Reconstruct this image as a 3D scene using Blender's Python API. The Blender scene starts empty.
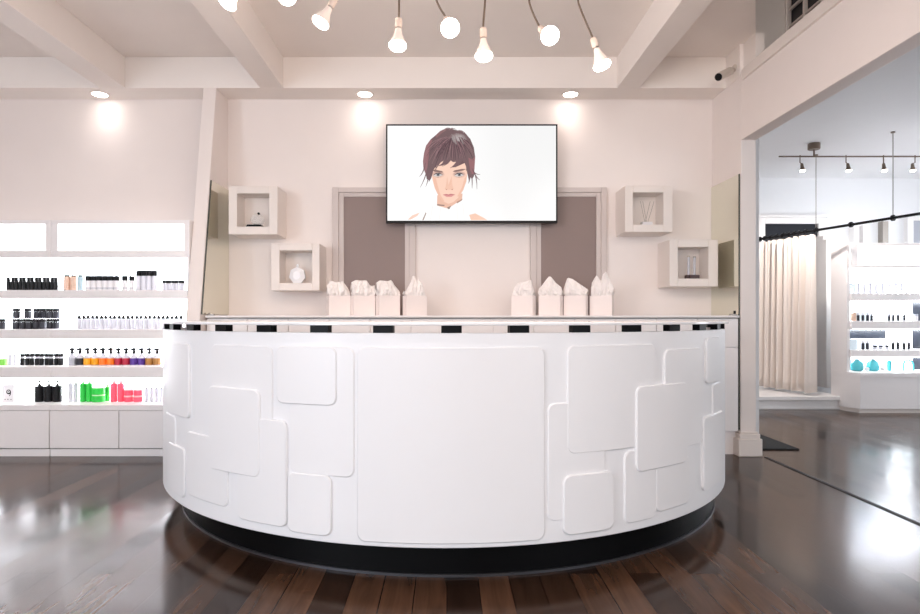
import bpy, bmesh, math, random
from mathutils import Vector, Matrix
random.seed(7)
S = bpy.context.scene
C = S.collection
PI = math.pi
F = 613.333; CX, CY = 447.0, 318.0; HC = 1.135          # focal length in pixels, vanishing point, eye height

def X(px, y): return (px - CX) * y / F                   # a pixel column at depth y -> x in metres
def H(py, y): return HC + (CY - py) * y / F              # a pixel row at depth y -> height in metres

# ------------------------------------------------------------------ materials
def srgb(r, g, b):
    f = lambda c: (c / 255 / 12.92) if c / 255 <= 0.04045 else ((c / 255 + 0.055) / 1.055) ** 2.4
    return (f(r), f(g), f(b), 1)

def mat(name, col, rough=0.5, metal=0.0, noise=0.03, scale=40, spec=0.5, trans=0.0, ior=1.45, emit=None, estr=0.0, coat=0.0, bump=0.0, alpha=1.0):
    m = bpy.data.materials.new(name); m.use_nodes = True
    nt = m.node_tree; b = nt.nodes['Principled BSDF']
    if len(col) == 3: col = (*col, 1)
    tc = nt.nodes.new('ShaderNodeTexCoord'); nz = nt.nodes.new('ShaderNodeTexNoise')
    nz.inputs['Scale'].default_value = scale; nz.inputs['Detail'].default_value = 3
    nt.links.new(tc.outputs['Object'], nz.inputs['Vector'])
    mx = nt.nodes.new('ShaderNodeMix'); mx.data_type = 'RGBA'
    mx.inputs[6].default_value = tuple(c * (1 - noise) for c in col[:3]) + (1,)
    mx.inputs[7].default_value = tuple(min(1, c * (1 + noise)) for c in col[:3]) + (1,)
    nt.links.new(nz.outputs['Fac'], mx.inputs[0]); nt.links.new(mx.outputs[2], b.inputs['Base Color'])
    b.inputs['Roughness'].default_value = rough; b.inputs['Metallic'].default_value = metal
    b.inputs['Specular IOR Level'].default_value = spec; b.inputs['IOR'].default_value = ior
    b.inputs['Transmission Weight'].default_value = trans; b.inputs['Coat Weight'].default_value = coat
    b.inputs['Alpha'].default_value = alpha
    if emit: b.inputs['Emission Color'].default_value = (*emit[:3], 1); b.inputs['Emission Strength'].default_value = estr
    if bump:
        bp = nt.nodes.new('ShaderNodeBump'); bp.inputs['Strength'].default_value = bump; bp.inputs['Distance'].default_value = 0.01
        nt.links.new(nz.outputs['Fac'], bp.inputs['Height']); nt.links.new(bp.outputs['Normal'], b.inputs['Normal'])
    return m

def floor_mat():
    m = bpy.data.materials.new('dark walnut boards'); m.use_nodes = True
    nt = m.node_tree; N = nt.nodes; L = nt.links; b = N['Principled BSDF']
    tc = N.new('ShaderNodeTexCoord'); mp = N.new('ShaderNodeMapping'); mp.inputs['Rotation'].default_value = (0, 0, PI / 2)
    L.new(tc.outputs['Object'], mp.inputs['Vector'])
    br = N.new('ShaderNodeTexBrick'); br.offset = 0.37; br.inputs['Scale'].default_value = 1
    br.inputs['Brick Width'].default_value = 1.15; br.inputs['Row Height'].default_value = 0.135
    br.inputs['Mortar Size'].default_value = 0.0026; br.inputs['Mortar Smooth'].default_value = 0.2; br.inputs['Bias'].default_value = -0.1
    br.inputs['Color1'].default_value = (0.021, 0.0105, 0.0068, 1); br.inputs['Color2'].default_value = (0.092, 0.046, 0.026, 1)
    br.inputs['Mortar'].default_value = (0.008, 0.004, 0.003, 1)
    L.new(mp.outputs['Vector'], br.inputs['Vector'])
    m2 = N.new('ShaderNodeMapping'); m2.inputs['Scale'].default_value = (15, 1.3, 1); L.new(tc.outputs['Object'], m2.inputs['Vector'])
    nz = N.new('ShaderNodeTexNoise'); nz.inputs['Scale'].default_value = 1.5; nz.inputs['Detail'].default_value = 4; nz.inputs['Distortion'].default_value = 0.6
    L.new(m2.outputs['Vector'], nz.inputs['Vector'])
    rp = N.new('ShaderNodeValToRGB'); rp.color_ramp.elements[0].position = 0.3; rp.color_ramp.elements[0].color = (0.6, 0.6, 0.6, 1)
    rp.color_ramp.elements[1].position = 0.72; rp.color_ramp.elements[1].color = (1.25, 1.25, 1.25, 1)
    L.new(nz.outputs['Fac'], rp.inputs['Fac'])
    mx = N.new('ShaderNodeMix'); mx.data_type = 'RGBA'; mx.blend_type = 'MULTIPLY'; mx.inputs[0].default_value = 1
    L.new(br.outputs['Color'], mx.inputs[6]); L.new(rp.outputs['Color'], mx.inputs[7]); L.new(mx.outputs[2], b.inputs['Base Color'])
    b.inputs['Roughness'].default_value = 0.15; b.inputs['Specular IOR Level'].default_value = 0.18
    bp = N.new('ShaderNodeBump'); bp.inputs['Strength'].default_value = 0.25; bp.inputs['Distance'].default_value = 0.004
    ad = N.new('ShaderNodeMath'); ad.operation = 'MULTIPLY'; ad.inputs[1].default_value = -1.0
    L.new(br.outputs['Fac'], ad.inputs[0]); L.new(ad.outputs[0], bp.inputs['Height'])
    rr = N.new('ShaderNodeMapRange'); rr.inputs['To Min'].default_value = 0.14; rr.inputs['To Max'].default_value = 0.22
    sc_ = N.new('ShaderNodeSeparateColor'); L.new(br.outputs['Color'], sc_.inputs[0]); rr.inputs['From Min'].default_value = 0.02; rr.inputs['From Max'].default_value = 0.10
    L.new(sc_.outputs[0], rr.inputs['Value']); L.new(rr.outputs[0], b.inputs['Roughness']); L.new(bp.outputs['Normal'], b.inputs['Normal'])
    return m

def screen_mat(name, c0, c1=None):
    m = bpy.data.materials.new(name); m.use_nodes = True
    nt = m.node_tree; b = nt.nodes['Principled BSDF']
    b.inputs['Base Color'].default_value = (0.005, 0.005, 0.005, 1); b.inputs['Roughness'].default_value = 0.22
    b.inputs['Specular IOR Level'].default_value = 0.3
    b.inputs['Emission Color'].default_value = srgb(*c0); b.inputs['Emission Strength'].default_value = 0.76
    if c1:                                                # the picture on the screen: a white studio backdrop turning grey to the right
        tc = nt.nodes.new('ShaderNodeTexCoord'); sp = nt.nodes.new('ShaderNodeSeparateXYZ'); nt.links.new(tc.outputs['Generated'], sp.inputs[0])
        rp = nt.nodes.new('ShaderNodeValToRGB'); rp.color_ramp.elements[0].color = srgb(*c0); rp.color_ramp.elements[0].position = 0.25
        rp.color_ramp.elements[1].color = srgb(*c1); rp.color_ramp.elements[1].position = 0.7
        nt.links.new(sp.outputs['X'], rp.inputs['Fac']); nt.links.new(rp.outputs['Color'], b.inputs['Emission Color'])
    return m

M = dict(
    wall=mat('pinkish white wall paint', (0.84, 0.775, 0.745), 0.6, noise=0.015, scale=6),
    ceil=mat('ceiling paint', (0.88, 0.825, 0.785), 0.7, noise=0.015, scale=5),
    wallr=mat('cool white wall paint', (0.80, 0.80, 0.81), 0.6, noise=0.015, scale=6),
    trim=mat('trim paint', (0.80, 0.735, 0.69), 0.4, noise=0.01),
    frame=mat('greyed frame paint', (0.62, 0.55, 0.525), 0.45, noise=0.01),
    trimw=mat('white trim paint', (0.83, 0.81, 0.80), 0.4, noise=0.01),
    counter=mat('satin white counter laminate', (0.86, 0.855, 0.87), 0.38, noise=0.008, scale=8),
    panel=mat('satin white raised laminate', (0.86, 0.85, 0.86), 0.34, noise=0.008, scale=8),
    top=mat('glossy white counter top', (0.86, 0.85, 0.86), 0.12, noise=0.005),
    kick=mat('black satin plinth', (0.003, 0.003, 0.0035), 0.4, spec=0.12),
    rim=mat('dark metal rim', (0.10, 0.10, 0.11), 0.35, metal=0.8),
    block=mat('black block', (0.005, 0.005, 0.006), 0.4, spec=0.15),
    unit=mat('white shelf lacquer', (0.86, 0.83, 0.83), 0.35, noise=0.01),
    unitin=mat('backlit white shelf backing', (0.88, 0.88, 0.90), 0.4, noise=0.005, emit=(0.88, 0.94, 1.0), estr=4.0),
    gap=mat('shadow gap black', (0.03, 0.03, 0.035), 0.6),
    lightbox=mat('lit acrylic', (0.9, 0.9, 0.9), 0.3, emit=(1, 0.985, 1.0), estr=2.2),
    led=mat('lit led strip', (0.9, 0.9, 0.9), 0.3, emit=(0.95, 0.97, 1.0), estr=4.0),
    bulbglow=mat('lit bulb face', (1, 1, 1), 0.3, emit=(1.0, 0.90, 0.82), estr=14),
    bulb=mat('white bulb glass', (0.60, 0.52, 0.48), 0.25, emit=(1.0, 0.85, 0.75), estr=0.15),
    socket=mat('bulb socket', (0.58, 0.48, 0.42), 0.4),
    cord=mat('bronze cord', (0.12, 0.085, 0.062), 0.45, metal=0.2),
    steel=mat('brushed steel', (0.34, 0.31, 0.28), 0.35, metal=0.9),
    bronze=mat('bronze track metal', (0.20, 0.15, 0.12), 0.4, metal=0.8),
    black=mat('black plastic', (0.006, 0.006, 0.007), 0.4, spec=0.2),
    blackgloss=mat('black bottle', (0.007, 0.007, 0.008), 0.3, spec=0.25),
    mirror=mat('greenish mirror', (0.80, 0.80, 0.70), 0.02, metal=1.0, noise=0.0),
    mirredge=mat('dark glass edge', (0.08, 0.085, 0.07), 0.2),
    pane=mat('mauve frosted pane', srgb(138, 120, 115), 0.45, noise=0.03, scale=3),
    tissue=mat('white tissue paper', (0.90, 0.85, 0.83), 0.8, noise=0.03, scale=30),
    bag=mat('white paper bag', (0.88, 0.80, 0.775), 0.55, noise=0.01),
    bagedge=mat('bag inside', (0.6, 0.53, 0.5), 0.7),
    cream=mat('cream curtain cloth', (0.86, 0.775, 0.71), 0.85, noise=0.03, scale=60),
    dark=mat('dark opening', (0.012, 0.014, 0.02), 0.3),
    glass=mat('clear glass', (0.97, 0.98, 0.98), 0.05, noise=0, alpha=0.22),
    clear=mat('milky plastic', (0.60, 0.60, 0.65), 0.25, noise=0.01),
    white=mat('white plastic', (0.72, 0.70, 0.71), 0.3, noise=0.01),
    grey=mat('grey label', (0.42, 0.43, 0.48), 0.4),
    beige=mat('beige printed can', (0.66, 0.45, 0.34), 0.3, noise=0.35, scale=30),
    bluegrey=mat('blue grey can', (0.42, 0.55, 0.60), 0.3),
    green=mat('bright green plastic', (0.025, 0.50, 0.06), 0.25),
    greenlt=mat('pale green plastic', (0.45, 0.80, 0.45), 0.25),
    lime=mat('lime carton', (0.20, 0.55, 0.08), 0.4),
    pink=mat('coral pink plastic', (0.85, 0.10, 0.16), 0.25),
    pinklt=mat('pale pink plastic', (0.88, 0.45, 0.47), 0.25),
    teal=mat('teal glass', (0.10, 0.55, 0.60), 0.1, trans=0.3),
    yellow=mat('golden yellow label', (0.74, 0.33, 0.005), 0.35),
    orange=mat('orange label', (0.76, 0.17, 0.008), 0.35),
    red=mat('crimson label', (0.34, 0.008, 0.03), 0.35),
    purple=mat('purple label', (0.07, 0.02, 0.22), 0.35),
    brown=mat('bronze label', (0.33, 0.15, 0.03), 0.35),
    darklabel=mat('dark slate bottle', (0.03, 0.03, 0.038), 0.35, spec=0.3),
    palelabel=mat('pale blue carton', (0.70, 0.80, 0.85), 0.4),
    darkwood=mat('dark wood stand', (0.05, 0.012, 0.008), 0.3),
    crystal=mat('frosted white glass', (0.93, 0.94, 0.97), 0.2, noise=0.0, emit=(0.9, 0.95, 1.0), estr=0.0),
    mat=mat('black floor mat', (0.012, 0.012, 0.013), 0.8),
    camwhite=mat('camera housing', (0.62, 0.56, 0.50), 0.35),
    floor=floor_mat(),
)

# ------------------------------------------------------------------ mesh builder
class MB:
    def __init__(s): s.v = []; s.f = []; s.mi = []; s.k = 0
    def add(s, vs, fs):
        b = len(s.v); s.v += [tuple(v) for v in vs]
        for f in fs: s.f.append(tuple(b + i for i in f)); s.mi.append(s.k)
        return s
    def box(s, x0, x1, y0, y1, z0, z1):
        if x0 > x1: x0, x1 = x1, x0
        if y0 > y1: y0, y1 = y1, y0
        if z0 > z1: z0, z1 = z1, z0
        return s.add([(x0,y0,z0),(x1,y0,z0),(x1,y1,z0),(x0,y1,z0),(x0,y0,z1),(x1,y0,z1),(x1,y1,z1),(x0,y1,z1)],
                     [(0,3,2,1),(4,5,6,7),(0,1,5,4),(1,2,6,5),(2,3,7,6),(3,0,4,7)])
    def prism(s, pts, axis, a, b):                        # polygon pts extruded along an axis
        n = len(pts)
        def mk(p, t): return {'x': (t, p[0], p[1]), 'y': (p[0], t, p[1]), 'z': (p[0], p[1], t)}[axis]
        return s.add([mk(p, a) for p in pts] + [mk(p, b) for p in pts],
                     [tuple(range(n))[::-1], tuple(range(n, 2*n))] + [(i, (i+1) % n, n + (i+1) % n, n + i) for i in range(n)])
    def lathe(s, prof, c=(0,0,0), seg=14, axis=None):     # prof: (radius, height) bottom to top
        R = Matrix.Identity(3)
        if axis is not None: R = Vector((0,0,1)).rotation_difference(Vector(axis)).to_matrix()
        c = Vector(c); vs = []; fs = []; n = len(prof)
        for r, h in prof:
            for k in range(seg):
                a = 2 * PI * k / seg
                vs.append(c + R @ Vector((r * math.cos(a), r * math.sin(a), h)))
        for i in range(n - 1):
            for k in range(seg):
                fs.append((i*seg+k, i*seg+(k+1) % seg, (i+1)*seg+(k+1) % seg, (i+1)*seg+k))
        fs.append(tuple(range(seg))[::-1]); fs.append(tuple((n-1)*seg + k for k in range(seg)))
        return s.add(vs, fs)
    def tube(s, pts, r, seg=8):
        pts = [Vector(p) for p in pts]; vs = []; fs = []; n = len(pts)
        up = Vector((0, 0, 1))
        for i, p in enumerate(pts):
            d = (pts[min(i+1, n-1)] - pts[max(i-1, 0)]).normalized()
            u = d.cross(Vector((0, 1, 0.01)));  u = u.normalized() if u.length > 1e-4 else d.cross(Vector((1, 0, 0))).normalized()
            w = d.cross(u)
            for k in range(seg):
                a = 2 * PI * k / seg; vs.append(p + u * (r * math.cos(a)) + w * (r * math.sin(a)))
        for i in range(n - 1):
            for k in range(seg): fs.append((i*seg+k, i*seg+(k+1) % seg, (i+1)*seg+(k+1) % seg, (i+1)*seg+k))
        fs.append(tuple(range(seg))[::-1]); fs.append(tuple((n-1)*seg + k for k in range(seg)))
        return s.add(vs, fs)
    def build(s, name, m, parent=None, off=(0,0,0), bevel=0.0, smooth=True):
        me = bpy.data.meshes.new(name)
        me.from_pydata([(v[0]-off[0], v[1]-off[1], v[2]-off[2]) for v in s.v], [], s.f)
        ms = m if isinstance(m, (list, tuple)) else [m]
        for q in ms: me.materials.append(q)
        for p, i in zip(me.polygons, s.mi): p.material_index = i
        bm = bmesh.new(); bm.from_mesh(me); bmesh.ops.recalc_face_normals(bm, faces=bm.faces); bm.to_mesh(me); bm.free()
        if smooth:
            for p in me.polygons: p.use_smooth = True
            me.set_sharp_from_angle(angle=math.radians(32))
        o = bpy.data.objects.new(name, me); C.objects.link(o)
        if parent: o.parent = parent
        if bevel:
            b = o.modifiers.new('bevel', 'BEVEL'); b.width = bevel; b.segments = 2; b.limit_method = 'ANGLE'; b.angle_limit = math.radians(40)
        return o

def tag(o, label, cat, group=None):
    o['label'] = label; o['category'] = cat
    if group: o['group'] = group
    return o
def thing(name, label, cat, loc=(0,0,0), rz=0, group=None):
    o = bpy.data.objects.new(name, None); C.objects.link(o); o.empty_display_size = 0.1
    o.location = loc; o.rotation_euler = (0, 0, rz)
    return tag(o, label, cat, group)
def struct(name, mb, m, bevel=0.0, parent=None):
    o = mb.build(name, m, parent, bevel=bevel)
    if parent is None: o['kind'] = 'structure'
    return o
def dup(root, loc, rz=0.0, label=None, group=None):
    r = root.copy(); C.objects.link(r); r.location = loc; r.rotation_euler = (0, 0, rz)
    if label: r['label'] = label
    if group: r['group'] = group
    for ch in list(root.children):
        c = ch.copy(); C.objects.link(c); c.parent = r
        for g in ch.children:
            d = g.copy(); C.objects.link(d); d.parent = c
    return r
ORD = ('first second third fourth fifth sixth seventh eighth ninth tenth eleventh twelfth thirteenth fourteenth fifteenth sixteenth '
       'seventeenth eighteenth nineteenth twentieth twenty-first twenty-second twenty-third twenty-fourth twenty-fifth twenty-sixth').split()

# ------------------------------------------------------------------ the room
YB = 5.60; YS = 5.32; XW = 2.42; XL = -5.0; YF = -3.2; ZS = 3.13; ZC = 3.40
struct('floor', MB().box(XL - 0.15, 9.0, YF - 0.2, 9.1, -0.06, 0.0), M['floor'])
struct('wall_back', MB().box(XL, XW + 0.125, YB, YB + 0.12, 0, 4.3), M['wall'])
struct('wall_left', MB().box(XL - 0.12, XL, YF, YB + 0.12, 0, 4.3), M['wall'])
# shop front behind the camera: piers and header round the big street windows
wf = MB().box(XL, -4.7, YF - 0.15, YF, 0, 3.4).box(0.1, XW + 0.6, YF - 0.15, YF, 0, 3.3).box(-4.7, 0.1, YF - 0.15, YF, 2.95, 3.4).box(-4.7, 0.1, YF - 0.15, YF, 0, 0.25)
struct('wall_front', wf, M['wall'])
# main ceiling with a soffit along the back wall
struct('ceiling', MB().box(XL, 1.57, YF, YB, ZC, ZC + 0.1), M['ceil'])
struct('ceiling_soffit', MB().box(XL, XW, YS, YB, ZS, ZC), M['ceil'])
# raised bay on the right, up to the lattice window
rb = MB().prism([(1.57, YB), (XW + 0.03, YB), (XW + 0.03, 4.87), (1.67, 3.33), (1.57, 3.33)], 'z', ZC, ZC + 0.25)
rb.box(1.57, 3.1, YF, YB, 4.25, 4.35).box(1.55, 1.569, YF, 5.25, ZC + .1, 4.25)
struct('ceiling_bay', rb, M['ceil'])
for i, (a, b) in enumerate(((-3.01, -2.79), (-1.62, -1.42), (1.475, 1.67))):
    struct('ceiling_beam', MB().box(a, b, YF, YS, ZS, ZC), M['ceil'], 0.004)
# right wall: short return, header over the opening, ledge, upper wall
wr = MB().box(XW, XW + 0.125, 5.05, YB, 0, ZS).box(XW, XW + 0.125, YF, 5.05, 2.60, ZS)
struct('wall_right', wr, M['wall'], 0.004)
struct('wall_right_upper', MB().box(XW, XW + 0.1, 5.07, YS, ZS, ZC).box(XW + 0.03, XW + 0.1, 4.87, 5.07, ZS, ZC)
       .box(XW + 0.03, 3.0, 5.325, 5.4, ZS, 4.25).box(XW + 0.1, 3.0, YF, 5.4, 3.05, 3.12), M['ceil'])
# upper wall with the lattice window cut into it (window from y = 3.2 to 5.14)
struct('wall_clerestory', MB().box(2.93, 3.03, YF, 3.2, 3.12, 4.25).box(2.93, 3.03, 5.30, 5.32, 3.12, 4.25).box(2.93, 3.03, 3.2, 5.30, 3.12, 3.18), M['ceil'])
struct('trim_1', MB().box(XW - 0.022, XW, YF, 5.0, 3.075, 3.155).box(XW - 0.012, XW + 0.05, YF, 5.0, 3.155, 3.17), M['trim'], 0.003)
w = struct('window_1', MB().box(2.975, 2.985, 3.2, 5.30, 3.18, 4.25), M['dark'])
lt = MB()
for k in range(9): lt.box(2.94, 2.97, 3.38 + k * 0.24 - 0.011, 3.38 + k * 0.24 + 0.011, 3.18, 4.25)
for k in range(8): lt.box(2.945, 2.968, 3.2, 5.30, 3.20 + k * 0.148 - 0.009, 3.20 + k * 0.148 + 0.009)
lt.build('lattice', M['trim'], w)
# plinth round the end of the right wall
bp = MB().box(XW - 0.035, XW + 0.16, 5.012, 5.20, 0, 0.145).box(XW - 0.022, XW + 0.147, 5.022, 5.19, 0.145, 0.185).box(XW - 0.010, XW + 0.135, 5.035, 5.18, 0.185, 0.20)
struct('baseboard_right', bp, M['trim'], 0.006)
struct('trim_2', MB().box(2.585, 2.612, YF, 5.0, 0.0, 0.004), M['gap'])
# the leaning fin wall at the left of the alcove
fin = MB().prism([(4.62, 0), (YB, 0), (YB, ZS), (YS, ZS), (4.965, HC)], 'x', -2.115, -2.0)
struct('wall_fin', fin, M['wall'], 0.004)
# mirrors on the fin and on the right return
def mirror(name, pts, xa, xb, label):
    t = thing(name, label, 'mirror', (xa, pts[0][0], pts[0][1]))
    MB().prism(pts, 'x', xa, xb).build('glass_panel', M['mirror'], t, t.location)
    e = MB(); n = len(pts)
    for i in (0, 3): 
        p, q = pts[i], pts[(i + 1) % n]
    p, q = pts[0], pts[3]
    d = -0.012
    e.prism([(p[0] + d, p[1]), (p[0] - 0.001, p[1]), (q[0] - 0.001, q[1]), (q[0] + d, q[1])], 'x', xa - 0.001 if xb > xa else xa + 0.001, xb)
    e.build('dark_edge', M['mirredge'], t, t.location)
    return t
def finY(z): return YS + (4.965 - YS) * (ZS - z) / (ZS - HC)
zt0, zt1 = 2.30, 2.30
mirror('mirror', [(finY(1.165) + 0.02, 1.165), (YB - 0.004, 1.165), (YB - 0.004, zt1), (finY(zt0) + 0.02, zt0)], -1.998, -1.990, 'greenish mirror panel with slanted front edge on the left fin wall')
mirror('mirror', [(5.075, 0.21), (YB - 0.004, 0.21), (YB - 0.004, 2.325), (5.075, 2.325)], 2.419, 2.411, 'tall greenish mirror panel on the right return wall beside the pillar')

# framed mauve panels on the back wall
def wall_window(n, x0, x1, i0, i1):
    y = YB - 0.005
    a, b, c, d = X(x0, y), X(x1, y), X(i0, y), X(i1, y)
    zt, zi, zb = H(188, y), H(197, y), 1.16
    o = MB().box(c, d, YB - 0.008, YB, zb, zi).build('window_%d' % n, M['pane']); o['kind'] = 'structure'
    f = MB()
    for (e, m_) in ((0.0, 0.022), (0.55, 0.036)):
        u = e * (c - a); v = e * (d - b); w_ = e * (zi - zt)
        u2 = u + (c - a) * (0.45 if e else 0.55); v2 = v + (d - b) * (0.45 if e else 0.55); w2 = w_ + (zi - zt) * (0.45 if e else 0.55)
        th = 0.036 if e == 0 else 0.020
        f.box(a + u, a + u2, YB - th, YB, zb, zt + w_).box(b + v2, b + v, YB - th, YB, zb, zt + w_).box(a + u2, b + v2, YB - th, YB, zt + w2, zt + w_)
    f.build('window_frame', M['frame'], o, bevel=0.003)
wall_window(2, 333, 415.5, 344, 405)
wall_window(3, 530, 606, 541, 596)

# ------------------------------------------------------------------ the room on the right
ZR = 3.16
struct('ceiling_right', MB().box(XW + 0.125, 9.0, YF, 9.0, ZR, ZR + 0.05), M['wallr'])
struct('wall_far', MB().box(XW + 0.125, 9.0, 8.9, 9.02, 0, ZR), M['wallr'])
struct('wall_right_room', MB().box(9.0, 9.1, YF, 9.0, 0, ZR), M['wallr'])
struct('wall_front_right', MB().box(3.02, 3.4, YF - 0.15, YF, 0, ZR).box(3.4, 9, YF - 0.15, YF, 2.9, ZR).box(3.4, 9, YF - 0.15, YF, 0, 0.2), M['wallr'])
struct('wall_right_back', MB().box(XW + 0.125, 2.9, YB + 0.1, YB + 0.2, 0, ZR).box(2.8, 2.9, YB + 0.2, 8.9, 0, ZR), M['wallr'])
# dark doorway behind the curtain
d = MB().box(X(764, 8.88), X(817, 8.88), 8.87, 8.9, 0.35, H(224, 8.88)).build('door_1', M['dark']); d['kind'] = 'structure'
f = MB()
a, b = X(764, 8.88), X(817, 8.88); zt = H(224, 8.88)
f.box(a - 0.13, a, 8.84, 8.9, 0.2, zt + 0.09).box(b, b + 0.10, 8.84, 8.9, 0.2, zt + 0.09).box(a, b, 8.84, 8.9, zt, zt + 0.09).box(a - 0.16, b + 0.13, 8.82, 8.9, zt + 0.09, zt + 0.125)
f.build('door_frame', M['trimw'], d, bevel=0.006)
# stepped platform
pf = MB().box(2.9, 4.9, 7.62, 8.84, 0, 0.115).box(2.9, 4.92, 7.58, 8.84, 0.115, 0.165).box(2.9, 4.9, 7.60, 7.66, 0, 0.03)
struct('floor_platform', pf, M['trimw'], 0.006)
struct('trim_3', MB().box(X(822, 8.6), X(838, 8.6), 8.5, 8.9, 0.166, H(240, 8.6)).box(X(819, 8.7), X(822, 8.7), 8.6, 8.9, 0.166, H(236, 8.7)), M['trimw'], 0.01)
w4 = MB().box(X(911, 8.88), X(960, 8.88), 8.87, 8.9, 1.2, H(221, 8.88)).build('window_4', M['grey']); w4['kind'] = 'structure'
MB().box(X(905, 8.88), X(911, 8.88), 8.83, 8.9, 1.2, H(218, 8.88)).box(X(911, 8.88), X(960, 8.88), 8.83, 8.9, H(221, 8.88), H(217, 8.88)).build('window_frame', M['trimw'], w4)
struct('trim_4', MB().box(X(879, 8.88), X(884.5, 8.88), 8.80, 8.9, 0.2, H(222, 8.88)), M['steel'])
struct('trim_5', MB().box(X(851, 8.85), X(856, 8.85), 8.78, 8.9, 0.2, H(226, 8.85)).box(X(860, 8.85), X(862, 8.85), 8.78, 8.9, 0.2, H(226, 8.85)), M['trimw'])
tag(MB().box(2.62, 3.03, 5.27, 6.2, 0.0, 0.012).build('floor_mat', M['mat'], bevel=0.003), 'black mat on the dark floor just past the pillar', 'mat')

# ------------------------------------------------------------------ reception counter
YC, RB, RK, RT = 4.46, 1.858, 1.768, 1.879; X0 = -0.018
def cyl(th, r, z): return ((X0 if r > 1.79 or z > 0.16 else 0.010) + r * math.sin(th), YC - r * math.cos(th), z)
def theta(px, r):                                        # where the ray of a pixel column meets the cylinder
    m_ = (px - CX) / F
    A = 1 + m_*m_; B = -2 * (YC + m_ * X0); D = B*B - 4*A*(YC*YC + X0*X0 - r*r)
    if D <= 0: return math.copysign(math.acos(r / YC), m_)
    y = (-B - math.sqrt(D)) / (2*A)
    return math.atan2(m_*y - X0, YC - y)
def arc(mb, r0, r1, z0, z1, a0, a1, n):                   # a solid curved strip
    vs = []
    for i in range(n + 1):
        t = a0 + (a1 - a0) * i / n
        vs += [cyl(t, r0, z0), cyl(t, r1, z0), cyl(t, r1, z1), cyl(t, r0, z1)]
    fs = [(0, 1, 2, 3), tuple(4*n + k for k in (3, 2, 1, 0))]
    for i in range(n):
        for k in range(4): fs.append((4*i+k, 4*i+4+k, 4*i+4+(k+1) % 4, 4*i+(k+1) % 4))
    return mb.add(vs, fs)
EA = PI / 2 * 1.0
ct = thing('reception_counter', 'curved white reception counter clad in overlapping rounded panels on a black plinth', 'counter', (0, YC - RB, 0))
L0 = ct.location
zb, ztp = 0.157, 1.071
arc(MB(), RB - 0.045, RB, zb, ztp, -EA, EA, 72).build('curved_front', M['counter'], ct, L0, bevel=0.004)
arc(MB(), RK - 0.05, RK, 0.0, zb, -EA, EA, 72).build('plinth', M['kick'], ct, L0)
arc(MB(), RK, RK + 0.010, 0.0, 0.012, -EA, EA, 72).build('plinth_rim', M['rim'], ct, L0)
arc(MB(), RT - 0.50, RT, 1.103, 1.117, -EA, EA, 72).build('counter_top', M['top'], ct, L0, bevel=0.003)
for k in range(-9, 10):
    t = 0.020 + 0.1585 * k
    if abs(t) > 1.47: continue
    arc(MB(), RB - 0.04, RB - 0.002, ztp, 1.103, t - 0.0235, t + 0.0235, 4).build('spacer_block', M['block'], ct, L0)
    
def cpanel(x0, x1, xr, yt, yb, t, rad=0.034):
    t *= 0.72; r = RB + t
    a0, a1 = theta(x0, r), theta(x1, r)
    tr = theta(xr, r); yy = YC - r * math.cos(tr)
    z1, z0 = H(yt, yy), H(yb, yy)
    z0 = max(z0, zb + 0.012)
    wid = (a1 - a0) * r; rad = min(rad, wid * 0.42, (z1 - z0) * 0.42)
    us = [rad * (1 - math.cos(PI/2 * i / 6)) for i in range(7)]
    n = max(2, int((wid - 2*rad) / 0.03))
    us = us + [rad + (wid - 2*rad) * i / n for i in range(1, n)] + [wid - u for u in reversed(us)]
    def hh(u, ins):                                       # half-cut of the rounded corner at u
        d_ = min(u, wid - u)
        if d_ >= rad: return 0.0
        return rad - math.sqrt(max(0, rad*rad - (rad - d_)**2))
    bv = 0.004
    bot, top = [], []
    for u in us: bot.append((u, z0 + hh(u, 0))); top.append((u, z1 - hh(u, 0)))
    loop = bot + top[::-1]
    mu, mz = wid / 2, (z0 + z1) / 2
    def inset(p): return (p[0] + math.copysign(min(bv, abs(mu - p[0])), mu - p[0]) if abs(mu-p[0]) > wid/2 - rad else p[0],
                          p[1] + math.copysign(bv, mz - p[1]))
    m_ = MB(); N = len(loop)
    vs = [cyl(a0 + p[0]/r, RB - 0.002, p[1]) for p in loop] + [cyl(a0 + p[0]/r, r - bv, p[1]) for p in loop] + [cyl(a0 + inset(p)[0]/r, r, inset(p)[1]) for p in loop]
    fs = []
    for k in range(2):
        for i in range(N): fs.append((k*N+i, k*N+(i+1) % N, (k+1)*N+(i+1) % N, (k+1)*N+i))
    n2 = len(us)
    for i in range(n2 - 1): fs.append((2*N+i, 2*N+i+1, 2*N+N-2-i, 2*N+N-1-i))
    m_.add(vs, fs)
    return m_.build('front_panel', M['panel'], ct, L0)
for p in ((276, 336, 336, 347, 406, .021), (290, 354, 354, 347, 478, .010), (287, 331, 331, 476, 537, .017), (237, 286, 286, 421, 528, .020),
          (211, 272, 272, 346, 428, .011), (208, 259, 259, 390, 478, .027), (186, 227, 227, 440, 508, .014), (166.5, 188.5, 188, 344, 419, .020),
          (165, 175, 175, 417, 447, .008), (168, 184, 184, 449, 499, .014), (357, 545, 545, 347, 540, .013), (548, 605, 605, 401, 515, .010),
          (564, 614, 614, 471, 529, .024), (567.6, 656, 607, 345, 451, .013), (625, 657, 650, 448, 519, .012), (637, 688, 640, 386.5, 472, .026),
          (665, 703, 665, 350, 452, .015), (656.5, 690, 660, 462, 512, .014), (707, 720.5, 707, 338, 384, .020), (704, 723.5, 704, 418, 492, .022), (713, 722, 714, 384, 420, .009)):
    cpanel(*p)

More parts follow.
